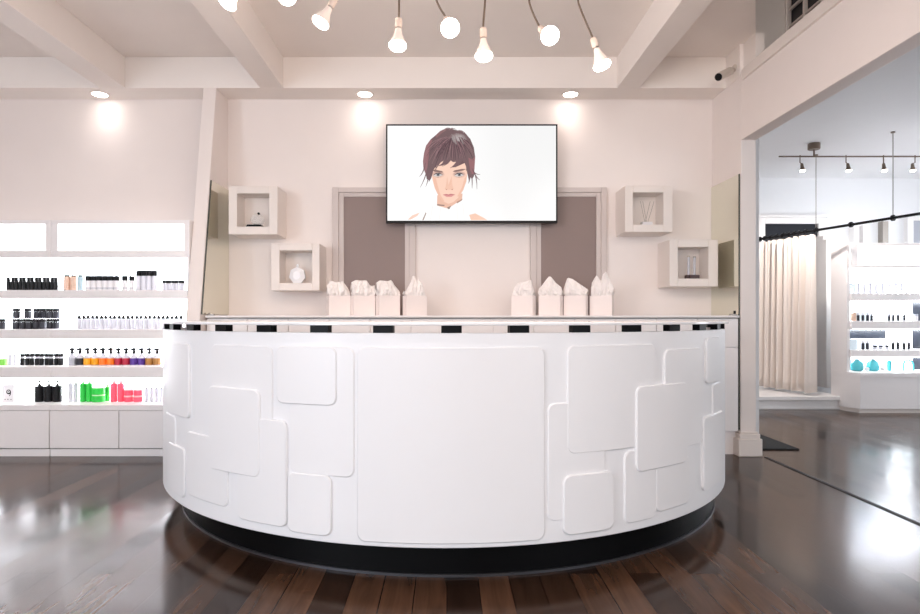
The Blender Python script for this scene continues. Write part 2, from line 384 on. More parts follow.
# ------------------------------------------------------------------ back cabinet with drawers
yb0 = 5.06; zt = H(315.5, yb0)
bc = thing('back_cabinet', 'long low white back cabinet with drawers under the gift bags', 'cabinet', (0.2, yb0, 0))
o0 = bc.location
bx0, bx1 = -1.985, 2.405
MB().box(bx0, bx1, yb0 + 0.02, YB - 0.005, 0.20, zt - 0.024).build('cabinet_body', M['unit'], bc, o0)
MB().box(bx0, bx1 - 0.005, yb0 - 0.03, YB - 0.005, zt - 0.018, zt).build('cabinet_top', M['unit'], bc, o0, bevel=0.003)
MB().box(bx0, bx1, yb0 + 0.05, yb0 + 0.09, 0.0, 0.20).box(bx0, bx1, yb0 + 0.3, YB - 0.01, 0, 0.2).build('toe_kick', M['unit'], bc, o0)
nd = 13; pitch = (bx1 - bx0) / nd
for k in range(nd):
    a = bx0 + k * pitch + 0.003; b = bx0 + (k + 1) * pitch - 0.003
    MB().box(a, b, yb0, yb0 + 0.019, zt - 0.26, zt - 0.028).build('drawer', M['unit'], bc, o0, bevel=0.002)
    MB().box(a, b, yb0, yb0 + 0.019, 0.20, zt - 0.266).build('drawer', M['unit'], bc, o0, bevel=0.002)
for side, xx, lab in ((-1, -1.96, 'small steel glass clip at the left end of the back cabinet top'), (1, 2.375, 'small dark glass clip at the right end of the back cabinet top')):
    t = thing('glass_clip', lab, 'clip', (xx, yb0 + 0.03, zt))
    MB().box(-0.028, 0.028, -0.014, 0.014, 0, 0.014).build('clip_base', M['steel'], t, bevel=0.002)
    MB().box(0.012 * side - 0.007, 0.012 * side + 0.007, -0.007, 0.007, 0.014, 0.04 if side > 0 else 0.022).build('clip_post', M['black'] if side > 0 else M['steel'], t)

# ------------------------------------------------------------------ gift bags
def gift_bag(px, wpx, yy, rz, sil, label, group, side):
    wd = 0.186 * wpx / 24; dp = 0.088; ht = 0.168
    x = X(px, yy)
    t = thing('gift_bag', label, 'gift bag', (x, yy, zt), rz, group)
    m_ = MB(); h = wd / 2; q = dp / 2; th = 0.003
    m_.box(-h, h, -q, -q + th, 0, ht).box(-h, h, q - th, q, 0, ht).box(-h, -h + th, -q + th, q - th, 0, ht).box(h - th, h, -q + th, q - th, 0, ht).box(-h + th, h - th, -q + th, q - th, 0, th)
    m_.build('paper_bag', M['bag'], t, smooth=False)
    # tissue: two crumpled sheets rising out of the bag, meeting along the silhouette
    rnd = random.Random(int(px * 7)); n = 14; rows = 6
    def env(u):
        for (u0, z0_), (u1, z1_) in zip(sil, sil[1:]):
            if u0 <= u <= u1: return z0_ + (z1_ - z0_) * (u - u0) / max(1e-6, u1 - u0)
        return sil[-1][1]
    lo, hi = max(-1.10, sil[0][0]), min(1.10, sil[-1][0])
    vs = []; fs = []
    for sh in (-1, 1):
        b0 = len(vs)
        for j in range(rows + 1):
            v = j / rows
            for i in range(n + 1):
                s_ = i / n
                ub = -0.9 + 1.8 * s_; ut = lo + (hi - lo) * s_
                u = ub + (ut - ub) * min(1, v * 1.6)
                z = 0.135 + (ht + 1.5 * env(ut) - 0.135) * v
                bulge = math.sin(PI * min(1, v * 0.9 + 0.1)) * 0.030 + 0.004
                y_ = sh * (bulge + rnd.uniform(-0.008, 0.008)) 
                if z < ht + 0.005: y_ = max(-q + 0.006, min(q - 0.006, y_)); u = max(-0.92, min(0.92, u))
                vs.append((u * h, y_, z + (rnd.uniform(-0.004, 0.004) if 0 < j < rows else 0)))
        for j in range(rows):
            for i in range(n):
                a = b0 + j*(n+1) + i; p = (a, a+1, a+n+2, a+n+1)
                if (i + j) % 2: fs += [(p[0], p[1], p[2]), (p[0], p[2], p[3])]
                else: fs += [(p[0], p[1], p[3]), (p[1], p[2], p[3])]
    k0 = rows * (n + 1); k1 = (rows + 1) * (n + 1) + k0
    for i in range(n): fs.append((k0 + i, k0 + i + 1, k1 + i + 1, k1 + i))
    MB().add(vs, fs).build('tissue_paper', M['tissue'], t, smooth=False)
    return t
yg = 5.2
gl = 'gift bags at the left of the back cabinet'
gift_bag(338.5, 24, yg, 0.44, [(-1.1, .05), (-.8, .085), (-.2, .075), (.4, .083), (.8, .05), (1.0, .03)], 'leftmost white gift bag of the left four, flat topped tissue', gl, -1)
gift_bag(363.0, 24, yg, 0.44, [(-1.25, .07), (-.7, .088), (-.2, .085), (.3, .088), (.7, .055), (1.1, .06), (1.15, .02)], 'second white gift bag from the left, tissue folded to the right', gl, -1)
gift_bag(387.8, 24, yg, 0.44, [(-1.2, .066), (-.8, .085), (0, .083), (.35, .090), (.7, .055), (1.1, .03)], 'third white gift bag from the left, tissue tipped under the television corner', gl, -1)
gift_bag(414.8, 24, yg, 0.44, [(-1.2, .030), (-.9, .02), (-.4, .075), (-.15, .125), (.1, .085), (.5, .095), (.8, .06), (.95, .01)], 'white gift bag with one sharp tissue peak, right end of left four', gl, -1)
gr = 'gift bags at the right of the back cabinet'
gift_bag(523.5, 24, yg, -0.44, [(-.9, .045), (-.6, .075), (.2, .080), (.7, .092), (.9, .04), (1.0, .02)], 'white gift bag with low tissue, left end of right four', gr, 1)
gift_bag(550.8, 24, yg, -0.44, [(-1.35, .025), (-.6, .075), (-.1, .115), (.5, .07), (1.0, .045), (1.1, .02)], 'white gift bag with roof shaped tissue, second of the right four', gr, 1)
gift_bag(575.8, 24, yg, -0.44, [(-1.2, .03), (-.75, .105), (-.3, .095), (.5, .06), (1.2, .030), (1.25, .01)], 'white gift bag with tissue sloping down rightwards, third of the right four', gr, 1)
gift_bag(601.8, 24, yg, -0.44, [(-.9, .075), (-.5, .118), (-.05, .08), (.05, .12), (.4, .135), (.75, .085), (1.15, .04), (1.2, .01)], 'white gift bag with twin tissue peaks, right end of right four', gr, 1)

# ------------------------------------------------------------------ display cubes on the back wall
def cube(px0, px1, py0, py1, i0, i1, j0, j1, label):
    y = 5.30; a, b, c, d = X(px0, y), X(px1, y), H(py1, y), H(py0, y)
    e, f_, g, h = X(i0, y), X(i1, y), H(j1, y), H(j0, y)
    t = thing('display_cube', label, 'display cube', ((a + b) / 2, YB, c), 0, 'white display cubes on the back wall')
    m_ = MB().box(a, e, y, YB - 0.001, c, d).box(f_, b, y, YB - 0.001, c, d).box(e, f_, y, YB - 0.001, c, g).box(e, f_, y, YB - 0.001, h, d)
    m_.build('cube_frame', M['trim'], t, t.location, bevel=0.003)
    MB().box(e, f_, 5.50, YB - 0.001, g, h).build('back_panel', M['trim'], t, t.location)
    return (e + f_) / 2, g, f_ - e
ca = cube(228.5, 277.5, 186, 234.5, 237, 269, 193.5, 226.5, 'white display cube high on the left, holding a black based bottle')
cb = cube(271, 319.5, 243.5, 290.5, 279.5, 312, 250.5, 283, 'white display cube lower on the left, holding a faceted white ornament')
cc = cube(625, 672.5, 185.5, 232, 633, 663.5, 192.5, 224.5, 'white display cube high on the right, holding thin reeds')
cd = cube(669.5, 718, 239.5, 286.5, 678, 708.5, 247, 278.5, 'white display cube lower on the right beside the mirror, holding glass tubes')
y = 5.40
t = thing('perfume_bottle', 'clear round bottle on a black base in the upper left cube', 'bottle', (X(255.5, y), y, ca[1] + 0.0005))
MB().prism([(-.080, 0), (.080, 0), (.058, .026), (-.058, .026)], 'y', -0.045, 0.03).build('base', M['block'], t, bevel=0.002)
MB().lathe([(0.02, .0265), (.05, .038), (.062, .07), (.05, .105), (.022, .125)], (0.018, 0, 0), 20).build('glass_body', M['glass'], t)
MB().lathe([(0.011, -.006), (.011, .006)], (0.045, -0.055, 0.118), 12, (0, 1, 0)).build('stopper', M['black'], t)
t = thing('faceted_ornament', 'white faceted heptagon ornament in the lower left cube', 'ornament', (X(297.5, y), y, cb[1] + 0.0005))
pts = [(.072*math.sin(2*PI*k/7), .070 + .078*math.cos(2*PI*k/7)) for k in range(7)]
pts = [(p[0], max(0, p[1])) for p in pts]
fo = MB(); n = 7
fo.add([(p[0], -.012, p[1]) for p in pts] + [(p[0], .03, p[1]) for p in pts] + [(p[0]*.5, -.035, .07 + (p[1]-.07)*.5) for p in pts],
       [(i, (i+1) % n, n+(i+1) % n, n+i) for i in range(n)] + [tuple(range(n, 2*n))] + [(i, (i+1) % n, 2*n+(i+1) % n, 2*n+i) for i in range(n)] + [tuple(range(2*n, 3*n))])
fo.build('faceted_body', M['crystal'], t, smooth=False)
MB().lathe([(.012, .150), (.012, .165), (.006, .172)], (0, .008, 0), 10).build('stopper', M['crystal'], t)
t = thing('reed_diffuser', 'small white box with thin reeds in the upper right cube', 'diffuser', (X(646.5, y), y, cc[1] + 0.0005))
MB().box(-.045, .045, -.03, .03, 0, .036).build('pot', M['white'], t, bevel=0.004)
for a, b in ((-.01, .035), (0.0, -.03), (.012, .07), (-.015, -.05)):
    MB().tube([(a, 0, .036), (b, .01, .22)], .0018, 6).build('reed', M['steel'], t)
t = thing('tube_vase', 'two slim glass tubes on a dark wooden stand in the lower right cube', 'vase', (X(691.5, y), y, cd[1] + 0.0005))
MB().box(-.022, .062, -.028, .028, 0, .036).build('stand', M['darkwood'], t, bevel=0.003)
MB().box(-.052, -.030, -.028, .028, 0, .036).build('stand', M['darkwood'], t, bevel=0.003)
for a, hh in ((-.026, .19), (.026, .185)):
    MB().lathe([(.009, .0365), (.011, .045), (.011, hh), (.009, hh + .004)], (a, 0, 0), 12).build('glass_tube', M['clear'], t)
    MB().lathe([(.012, hh + .004), (.012, hh + .016)], (a, 0, 0), 12).build('tube_cap', M['steel'], t)

# ------------------------------------------------------------------ television
yt = 5.44
tv = thing('television', 'wide flat television showing a short haired woman in white', 'television', (X(471.5, yt), YB, H(222.8, yt)))
tx0, tx1, tz0, tz1 = X(386, yt), X(557.5, yt), H(222.8, yt), H(124.2, yt)
bz = 0.013
MB().box(tx0, tx1, yt + 0.004, yt + 0.05, tz0, tz1).build('casing', M['black'], tv, tv.location, bevel=0.004)
MB().box(tx0 + 0.35, tx1 - 0.35, yt + 0.05, YB - 0.001, tz0 + 0.2, tz1 - 0.2).build('wall_mount', M['black'], tv, tv.location)
MB().box(tx0, tx0 + bz, yt, yt + 0.004, tz0, tz1).box(tx1 - bz, tx1, yt, yt + 0.004, tz0, tz1).box(tx0 + bz, tx1 - bz, yt, yt + 0.004, tz0, tz0 + bz + .006).box(tx0 + bz, tx1 - bz, yt, yt + 0.004, tz1 - bz, tz1).build('bezel', M['black'], tv, tv.location)
scr = MB().box(tx0 + bz, tx1 - bz, yt + 0.002, yt + 0.004, tz0 + bz + .006, tz1 - bz).build('screen', screen_mat('studio backdrop', (254, 254, 254), (241, 241, 241)), tv, tv.location)
def zp(p, lay): return (X(400 + p[0] / 5.85, yt), yt + 0.0018 - 0.0002 * lay, H(120 + p[1] / 5.85, yt))
pm = []; pic = MB()
def layer(pts, col, lay):
    m_ = screen_mat('picture tone', col); pm.append(m_); pic.k = len(pm) - 1
    bm = bmesh.new(); vs = [bm.verts.new(zp(p, lay)) for p in pts]; bm.faces.new(vs)
    bmesh.ops.triangulate(bm, faces=bm.faces); bm.verts.index_update()
    pic.add([v.co[:] for v in bm.verts], [tuple(v.index for v in f.verts) for f in bm.faces]); bm.free()
def ell(cx, cy, rx, ry, n=16, rot=0): return [(cx + rx*math.cos(2*PI*k/n)*math.cos(rot) - ry*math.sin(2*PI*k/n)*math.sin(rot), cy + rx*math.cos(2*PI*k/n)*math.sin(rot) + ry*math.sin(2*PI*k/n)*math.cos(rot)) for k in range(n)]
skin, sk2 = (247, 208, 188), (238, 190, 168)
layer([(45,583),(70,558),(118,540),(100,562),(62,583)], (242,205,188), 0)
layer([(405,555),(440,546),(490,572),(512,586),(415,586)], (238,196,174), 0)
layer([(218,440),(216,505),(285,528),(362,475),(366,430)], (232,186,165), 1)
layer([(160,478),(216,500),(280,518),(300,508),(366,462),(400,540),(412,586),(128,586),(148,540)], (251,250,249), 2)
for q in ((190,500,175,586),(235,515,228,586),(330,500,335,586),(365,490,375,586)): layer([(q[0],q[1]),(q[0]+4,q[1]),(q[2]+4,q[3]),(q[2],q[3])], (240,238,237), 3)
layer([(216,492),(262,497),(258,503),(218,500)], (140,120,112), 3)
layer([(275,512),(300,500),(290,520),(282,522)], (150,130,120), 3)
layer([(330,480),(366,460),(362,470),(334,488)], (175,140,125), 3)
layer([(130,586),(150,540),(154,545),(138,586)], (150,130,122), 3)
layer([(184,300),(188,345),(203,398),(226,446),(252,476),(284,490),(312,480),(345,450),(370,410),(388,360),(396,300),(392,220),(190,220)], skin, 3)
layer([(203,398),(226,446),(252,476),(262,478),(238,440),(222,390),(210,340),(190,330)], sk2, 4)
layer([(345,450),(370,410),(388,360),(392,320),(378,340),(362,395),(335,445)], sk2, 4)
layer([(276,330),(268,385),(262,402),(276,408),(306,408),(314,400),(306,380),(302,330),(298,380),(284,380)], (240,194,172), 5)
layer([(264,402),(276,406),(272,410)], (190,130,115), 6); layer([(300,406),(312,402),(304,411)], (190,130,115), 6)
for cx, s in ((222, 1), (346, -1)):
    layer(ell(cx, 318, 40, 22), (236,196,178), 4); layer(ell(cx, 316, 34, 15), (206,170,158), 4.5)
    layer([(cx-28,326),(cx-10,312),(cx+10,311),(cx+28,322),(cx+10,330),(cx-12,331)], (214,206,204), 5)
    layer([(cx-30,325),(cx-12,309),(cx+12,308),(cx+30,322),(cx+11,315),(cx-11,316)], (95,82,84), 6)
    layer(ell(cx + 1, 320, 10, 9), (126,128,132), 6); layer(ell(cx + 1, 320, 4.5, 4.5), (50,48,52), 7)
    layer([(cx-28,330),(cx,334),(cx+26,327),(cx,337)], (190,150,138), 6)
layer([(180,288),(200,302),(240,308),(254,305),(244,298),(205,290)], (142,112,106), 6)
layer([(388,286),(368,296),(325,304),(308,302),(320,294),(362,286)], (142,112,106), 6)
layer([(249,437),(270,432),(284,435),(298,431),(324,436),(300,440),(272,440)], (205,130,132), 5)
layer([(252,438),(272,440),(300,440),(322,437),(300,450),(272,450)], (222,152,150), 5)
layer([(252,437),(284,439),(323,436),(284,441)], (165,95,98), 6)
hair = [(152,322),(140,290),(134,240),(140,195),(152,150),(180,112),(205,92),(235,64),(262,52),(290,47),(325,58),(355,64),(385,80),(412,112),(432,160),(440,215),(436,265),(428,300),(437,314),(431,332),(421,348),(413,336),(402,350),(394,312),(386,272),(378,252),(368,238),(345,262),(325,276),(296,278),(318,262),(330,245),(310,246),(292,234),(278,254),(250,266),(222,270),(246,254),(254,238),(225,258),(205,268),(196,290),(184,338),(174,356),(164,340),(156,346)]
layer(hair, (116, 92, 95), 8)
layer([(137,285),(134,240),(140,195),(152,150),(180,112),(190,120),(168,165),(158,220),(160,280),(152,312)], (150,108,112), 9)
layer([(440,215),(436,265),(428,300),(434,314),(415,318),(405,260),(400,220),(420,230)], (150,104,108), 9)
layer([(205,92),(235,64),(262,52),(270,60),(240,80),(215,105)], (140,104,106), 9)
layer(ell(338, 112, 56, 36), (128,106,108), 9); layer(ell(340, 106, 40, 25), (148,130,131), 10); layer(ell(342, 102, 24, 15), (172,160,159), 11)
rh = random.Random(3)
def strand(p0, p1, p2, w_, col, lay):
    q = [((1-t)**2*p0[0] + 2*t*(1-t)*p1[0] + t*t*p2[0], (1-t)**2*p0[1] + 2*t*(1-t)*p1[1] + t*t*p2[1]) for t in (0, .25, .5, .75, 1)]
    a_, b_ = [], []
    for k, p in enumerate(q):
        e0 = q[max(0, k-1)]; e1 = q[min(4, k+1)]; dx, dy = e1[0]-e0[0], e1[1]-e0[1]; l_ = math.hypot(dx, dy) or 1
        ww = w_ * (1 - abs(k - 1.6) / 3.2)
        a_.append((p[0] - dy/l_*ww, p[1] + dx/l_*ww)); b_.append((p[0] + dy/l_*ww, p[1] - dx/l_*ww))
    layer(a_ + b_[::-1], col, lay)
tones = ((92,70,76), (100,78,83), (138,108,112), (104,82,86), (124,98,102), (150,116,120), (86,66,72))
for k in range(120):                                      # strands fanning from the crown
    an = rh.uniform(0.05, 3.09); r0 = rh.uniform(10, 60); r1 = r0 + rh.uniform(60, 120)
    ca, sa = math.cos(an), math.sin(an)
    p0 = (305 + ca * r0 * .9, 95 + sa * r0 * .8); p2 = (292 + ca * r1 * .95, 120 + sa * r1 * 1.02 + 30 * abs(ca))
    if 205 < p2[0] < 388 and p2[1] > 238: p2 = (p2[0], 238 - rh.uniform(0, 18))
    p2 = (min(430, max(142, p2[0])), min(318, p2[1]))
    p1 = ((p0[0] + p2[0]) / 2 + ca * 18, (p0[1] + p2[1]) / 2 - 16)
    strand(p0, p1, p2, rh.uniform(1.2, 3.2), tones[k % 7], 12)
for k in range(34):
    an = rh.uniform(0, 2 * PI); q_ = rh.uniform(0, 1); x_, y_ = 338 + 44 * q_ * math.cos(an), 110 + 30 * q_ * math.sin(an)
    v_ = int(186 - 44 * q_); strand((x_ - 4, y_ - 12), (x_ + 4, y_), (x_ + 9, y_ + 14), 2.6, (v_, v_ - 12, v_ - 12), 13)
for p0, p1, p2 in (((150,250),(135,320),(112,332)), ((160,280),(150,340),(118,395)), ((170,300),(168,350),(150,392)), ((175,300),(178,340),(168,365)), ((420,280),(435,325),(470,318)), ((425,290),(445,340),(468,352)),
                   ((415,300),(425,350),(422,400)), ((408,300),(412,350),(400,372)), ((430,300),(452,335),(450,405)), ((255,70),(262,44),(290,46)), ((285,60),(300,40),(330,56)), ((330,66),(360,52),(388,84)),
                   ((225,240),(205,270),(212,300)), ((250,225),(225,262),(200,300)), ((385,230),(392,270),(388,300)), ((300,225),(285,258),(246,272)), ((340,230),(322,268),(292,282)), ((360,228),(340,255),(318,268))):
    strand(p0, p1, p2, 3.4, (120,94,98) if p0[1] > 200 else (140,114,116), 13)
pic.build('screen_picture', pm, scr, tv.location, smooth=False)

# ------------------------------------------------------------------ downlights, bulbs, camera
def point(name, loc, e, col, r=0.03):
    l = bpy.data.lights.new(name, 'POINT'); l.energy = e; l.color = col; l.shadow_soft_size = r
    o = bpy.data.objects.new(name, l); C.objects.link(o); o.location = loc; return o
def spot(name, loc, tgt, e, col, ang, blend=0.6, r=0.03):
    l = bpy.data.lights.new(name, 'SPOT'); l.energy = e; l.color = col; l.spot_size = math.radians(ang); l.spot_blend = blend; l.shadow_soft_size = r
    o = bpy.data.objects.new(name, l); C.objects.link(o); o.location = loc
    o.rotation_euler = (Vector(tgt) - Vector(loc)).to_track_quat('-Z', 'Y').to_euler(); return o
def area(name, loc, tgt, sx, sy, e, col, spread=180):
    l = bpy.data.lights.new(name, 'AREA'); l.shape = 'RECTANGLE'; l.size = sx; l.size_y = sy; l.energy = e; l.color = col; l.spread = math.radians(spread)
    o = bpy.data.objects.new(name, l); C.objects.link(o); o.location = loc
    o.rotation_euler = (Vector(tgt) - Vector(loc)).to_track_quat('-Z', 'Y').to_euler(); return o
WARM = (1.0, 0.80, 0.68)
for px, lab in ((100, 'recessed downlight in the soffit above the product shelves'), (365, 'recessed downlight in the soffit left of the television'), (570.5, 'recessed downlight in the soffit right of the television')):
    yy = 5.46; xx = X(px, yy)
    t = thing('downlight', lab, 'ceiling light', (xx, yy, ZS - 0.0005), 0, 'recessed soffit downlights')
    MB().lathe([(.078, -.006), (.080, 0.0)], (0, 0, 0), 28).build('trim_ring', M['trim'], t)
    MB().lathe([(.060, -.0085), (.062, -.0061)], (0, 0, 0), 24).build('lamp_face', M['bulbglow'], t)
    spot('downlight_beam', (xx, yy, ZS - 0.02), (xx, yy + 0.045, 0), 2.2 if px > 200 else 2.6, (1.0, 0.84, 0.76) if px > 200 else (1.0, 0.92, 0.9), 124, 1.0, 0.05)

# eight flexible arms carrying reflector bulbs
cx_, cy_ = X(424, 2.95), 2.95
ch = thing('spider_lamp', 'ceiling lamp with eight drooping arms ending in reflector bulbs', 'ceiling light', (cx_, cy_, ZC))
MB().lathe([(.02, -.075), (.09, -.06), (.11, -.012), (.11, -.0005)], (0, 0, 0), 28).build('canopy', M['steel'], ch)
#      socket top px,py   face direction (x, y(depth), z)      depth   cord entry px at y=0
bulbs = [(226, 6, (-.45, -.12, -.88), 2.85, 237), (287, 1, (.06, -.25, -.97), 3.05, 284), (319, 25, (-.48, -.12, -.87), 2.9, 332), (397.5, 48.5, (-.03, -.15, -.99), 2.9, 399),
         (450.5, 29, (.10, -.75, -.65), 2.72, 436), (484, 59, (.02, -.12, -.99), 2.9, 485), (551, 36.5, (.18, -.78, -.60), 2.75, 529), (603, 68, (.28, -.10, -.95), 2.9, 578)]
for i, (px, py, d, yy, ce) in enumerate(bulbs):
    d = Vector(d).normalized(); p = Vector((X(px, yy), yy, H(py, yy))) - d * 0.145; yy = p.y; py = CY - (p.z - HC) * F / yy
    m0 = Vector((X(ce, yy), yy, H(min(0, py - 22), yy)))
    st = Vector((cx_, cy_, ZC - 0.06)); out = (m0 - st); out.z = 0
    c1 = st + out * 0.35 + Vector((0, 0, 0.03)); c2 = Vector((m0.x, m0.y, ZC - 0.12)) - out * 0.1
    def bez(a, b, c, e, n): return [a*(1-t)**3 + b*3*t*(1-t)**2 + c*3*t*t*(1-t) + e*t**3 for t in [k / n for k in range(n + 1)]]
    end = p - d * 0.0
    path = bez(st, c1, c2, m0, 16) + bez(m0, m0 + Vector((0, 0, -0.03)), end - d * 0.035, end, 8)[1:]
    loc = ch.location
    arm = MB().tube(path, 0.0048, 8).build('arm', M['cord'], ch, loc)
    sk = MB().lathe([(.008, -.012), (.0165, -.006), (.0175, .034), (.016, .038)], end, 16, d).build('socket', M['socket'], arm, loc)
    MB().lathe([(.0125, .0382), (.0125, .047)], end, 14, d).build('screw_base', M['steel'], arm, loc)
    MB().lathe([(.0155, .0472), (.0165, .056), (.0175, .064), (.022, .078), (.032, .100), (.0395, .118), (.0415, .126)], end, 20, d).build('bulb_reflector', M['bulb'], arm, loc)
    MB().lathe([(.0415, .1262), (.042, .133), (.036, .142), (.022, .148), (.004, .150)], end, 20, d).build('bulb_face', M['bulbglow'], arm, loc)
    spot('bulb_light', end + d * 0.165, end + d * 1.2, 8.0, WARM, 172, 0.35, 0.042)
    point('added_bulb_fill', end + d * 0.42, 4.6, WARM, 0.06)  # extra omni fill added beyond each bulb to brighten ceiling and walls

t = thing('security_camera', 'small white security camera with black lens on the wall above the mirror', 'camera', (X(735, 5.15), 5.15, H(68, 5.15)))
o = t.location
pa = Vector((XW, 5.15, H(68, 5.15))); pb = Vector((X(730, 5.1), 5.1, H(71, 5.1))); pc = Vector((X(718.5, 4.98), 4.98, H(77, 4.98)))
dr = (pc - pb).normalized()
MB().lathe([(.030, 0), (.030, .010), (.018, .020)], pa + Vector((-0.0005, 0, 0)), 16, (-1, 0, 0)).build('wall_mount', M['camwhite'], t, o)
MB().tube([pa + Vector((-.015, 0, 0)), pb + Vector((0, 0, 0.0))], .009, 10).build('arm', M['camwhite'], t, o)
Lc = (pc - pb).length
bd = MB().lathe([(.020, -.01), (.032, 0), (.034, Lc - .01), (.034, Lc)], pb, 18, dr).build('housing', M['camwhite'], t, o)
MB().lathe([(.030, Lc + .0003), (.029, Lc + .004)], pb, 18, dr).build('lens', M['black'], bd, o)

# ------------------------------------------------------------------ product shelves on the left
ys, ybs = 5.045, 5.02
ZA, ZB, ZCc, ZD = H(290, ys), H(329.5, ys), H(367, ys), H(405, ybs) 
def shelf_unit(x0, x1, label, lights, left, right):
    t = thing('shelf_unit', label, 'shelf unit', ((x0 + x1) / 2, YB - 0.3, 0), 0, 'lit white product shelves')
    o = t.location; B = YB - 0.003
    if left: MB().box(x0, x0 + 0.02, ys, B, ZD, H(220, ys)).build('side_panel', M['unit'], t, o, bevel=0.002)
    if right: MB().box(x1 - 0.02, x1, ys, B, ZD, H(220, ys)).build('side_panel', M['unit'], t, o, bevel=0.002)
    MB().box(x0 + (0.02 if left else 0), x1 - (0.02 if right else 0), B - 0.02, B, ZD, H(220, ys)).build('back_panel', M['unitin'], t, o)
    xa = x0 + (0.02 if left else 0); xb = x1 - (0.02 if right else 0)
    hb = H(257.5, ys); ht = H(220, ys); l0, l1 = H(250.5, ys), H(224, ys); e0, e1 = x0 + 0.055, x1 - 0.045
    hd = MB().box(xa, xb, ys, ys + 0.02, hb, l0).box(xa, xb, ys, ys + 0.02, l1, ht).box(xa, e0, ys, ys + 0.02, l0, l1).box(e1, xb, ys, ys + 0.02, l0, l1)
    hd.box(xa, xb, ys + 0.02, B - 0.02, hb, hb + 0.015).box(xa, xb, ys + 0.02, B - 0.02, ht - 0.015, ht)
    h_ = hd.build('header', M['unit'], t, o, bevel=0.002)
    MB().box(e0, e1, ys + 0.006, ys + 0.016, l0, l1).build('light_panel', M['lightbox'], h_, o)
    tops = [hb]
    for (za, th) in ((ZA, 8.5), (ZB, 9.5), (ZCc, 11)):
        tk = th * ys / F
        s_ = MB().box(xa, xb, ys, B - 0.02, za - tk, za).build('shelf', M['unit'], t, o, bevel=0.002)
        tops.append(za - tk)
    for zt_ in tops:
        MB().box(x0 + 0.06, x1 - 0.06, ys + 0.035, ys + 0.05, zt_ - 0.008, zt_ - 0.0005).build('led_strip', M['led'], t, o)
        if lights: area('shelf_light', ((x0 + x1) / 2, YB - 0.14, zt_ - 0.014), ((x0 + x1) / 2, YB - 0.02, zt_ - 0.20), x1 - x0 - 0.14, 0.03, lights, (0.93, 0.96, 1.0))
    MB().box(x0, x1, ybs, B, ZD - 0.045, ZD).build('worktop', M['unit'], t, o, bevel=0.002)
    MB().box(x0 + 0.001, x1 - 0.001, ybs + 0.022, B, 0.062, ZD - 0.045).build('base_cabinet', M['gap'], t, o)
    xm = (x0 + x1) / 2
    for a, b in ((x0, xm), (xm, x1)):
        MB().box(a + 0.003, b - 0.003, ybs + 0.002, ybs + 0.021, 0.068, ZD - 0.048).build('cabinet_door', M['unit'], t, o, bevel=0.002)
    MB().box(x0 + 0.002, x1 - 0.002, ybs + 0.012, B, 0.0, 0.060).build('toe_kick', M['unit'], t, o, bevel=0.002)
xs = X(51, ys); xr = -2.118
shelf_unit(xs + 0.001, xr, 'lit white shelf unit next to the leaning fin wall, green and pink bottles inside', 14.0, False, True)
shelf_unit(xs - (xr - xs), xs - 0.001, 'lit white shelf unit cut off by the photo edge, black jars inside', 14.0, True, False)

def product(name, cat, parts):                            # a prototype built at the origin
    def mk(loc, label, group):
        t = thing(name, label, cat, loc, 0, group)
        for pn, m_, fn in parts:
            mb = MB(); fn(mb); mb.build(pn, M[m_], t)
        return t
    return mk
def cy(r, z0, z1, ch_=0.0015): return lambda mb: mb.lathe([(r - ch_, z0), (r, z0 + ch_), (r, z1 - ch_), (r - ch_, z1)], (0, 0, 0), 12)
def row(mk, xs_, y_, z, lab, group):
    proto = None; n = len(xs_)
    for i, p in enumerate(xs_):
        l = lab.replace('@', ORD[i]) if n > 1 else lab
        loc = (X(p, y_), y_ + (0.0 if i % 2 == 0 else 0.004), z + 0.0005)
        if proto is None: proto = mk(loc, l, group if n > 1 else None)
        else: dup(proto, loc, 0, l, group)
def span(a, b, n): return [a + (b - a) * (i + .5) / n for i in range(n)]
yp = 5.24; K = yp / F
sq = lambda w_, d_, z0, z1: (lambda mb: mb.box(-w_/2, w_/2, -d_/2, d_/2, z0, z1))
A = 'on the top shelf'
# top shelf
pr = product('shampoo_bottle', 'bottle', [('bottle_body', 'blackgloss', cy(.0167, 0, .080)), ('bottle_cap', 'black', cy(.0135, .0805, .120))])
row(pr, span(6.5, 58, 13), yp, ZA, '@ from the left among black capped bottles on the top shelf', 'black bottles on the top shelf')
row(pr, [-8, -2.5], yp, ZA, '@ of two black bottles cut by the photo edge on the top shelf', 'black bottles at the photo edge')
row(product('spray_can', 'can', [('can_body', 'beige', cy(.026, 0, .122)), ('can_cap', 'black', cy(.021, .1225, .138))]), [67, 73.3], yp, ZA, '@ beige patterned can on the top shelf', 'beige cans on the top shelf')
row(product('spray_can', 'can', [('can_body', 'bluegrey', cy(.023, 0, .122)), ('can_cap', 'black', cy(.019, .1225, .138))]), [80.5], yp, ZA, 'blue grey can right of the beige cans on the top shelf', None)
wc = product('conditioner_bottle', 'bottle', [('bottle_body', 'white', cy(.0235, 0, .088)), ('label_band', 'grey', cy(.0238, .020, .028, .0001)), ('bottle_cap', 'black', cy(.0237, .0885, .130))])
row(wc, span(85.5, 119.5, 6), yp, ZA, '@ from the left of six white bottles with broad black caps, top shelf', 'white bottles with black caps')
row(wc, span(121.5, 135, 2.0 and 2), yp, ZA, '@ of the pair of white black capped bottles before the tall ones', 'pair of white black capped bottles')
row(product('tall_bottle', 'bottle', [('bottle_body', 'clear', cy(.0222, 0, .128)), ('bottle_cap', 'black', cy(.0222, .1285, .176))]), span(136, 157, 4), yp, ZA, '@ from the left of tall pale bottles with black caps, top shelf', 'tall pale bottles on the top shelf')
row(product('small_jar', 'jar', [('jar_body', 'clear', cy(.0138, 0, .066)), ('jar_lid', 'black', cy(.0138, .0665, .090))]), span(162, 185, 7), yp, ZA, '@ from the left of tiny lidded jars at the top shelf end', 'tiny jars on the top shelf')
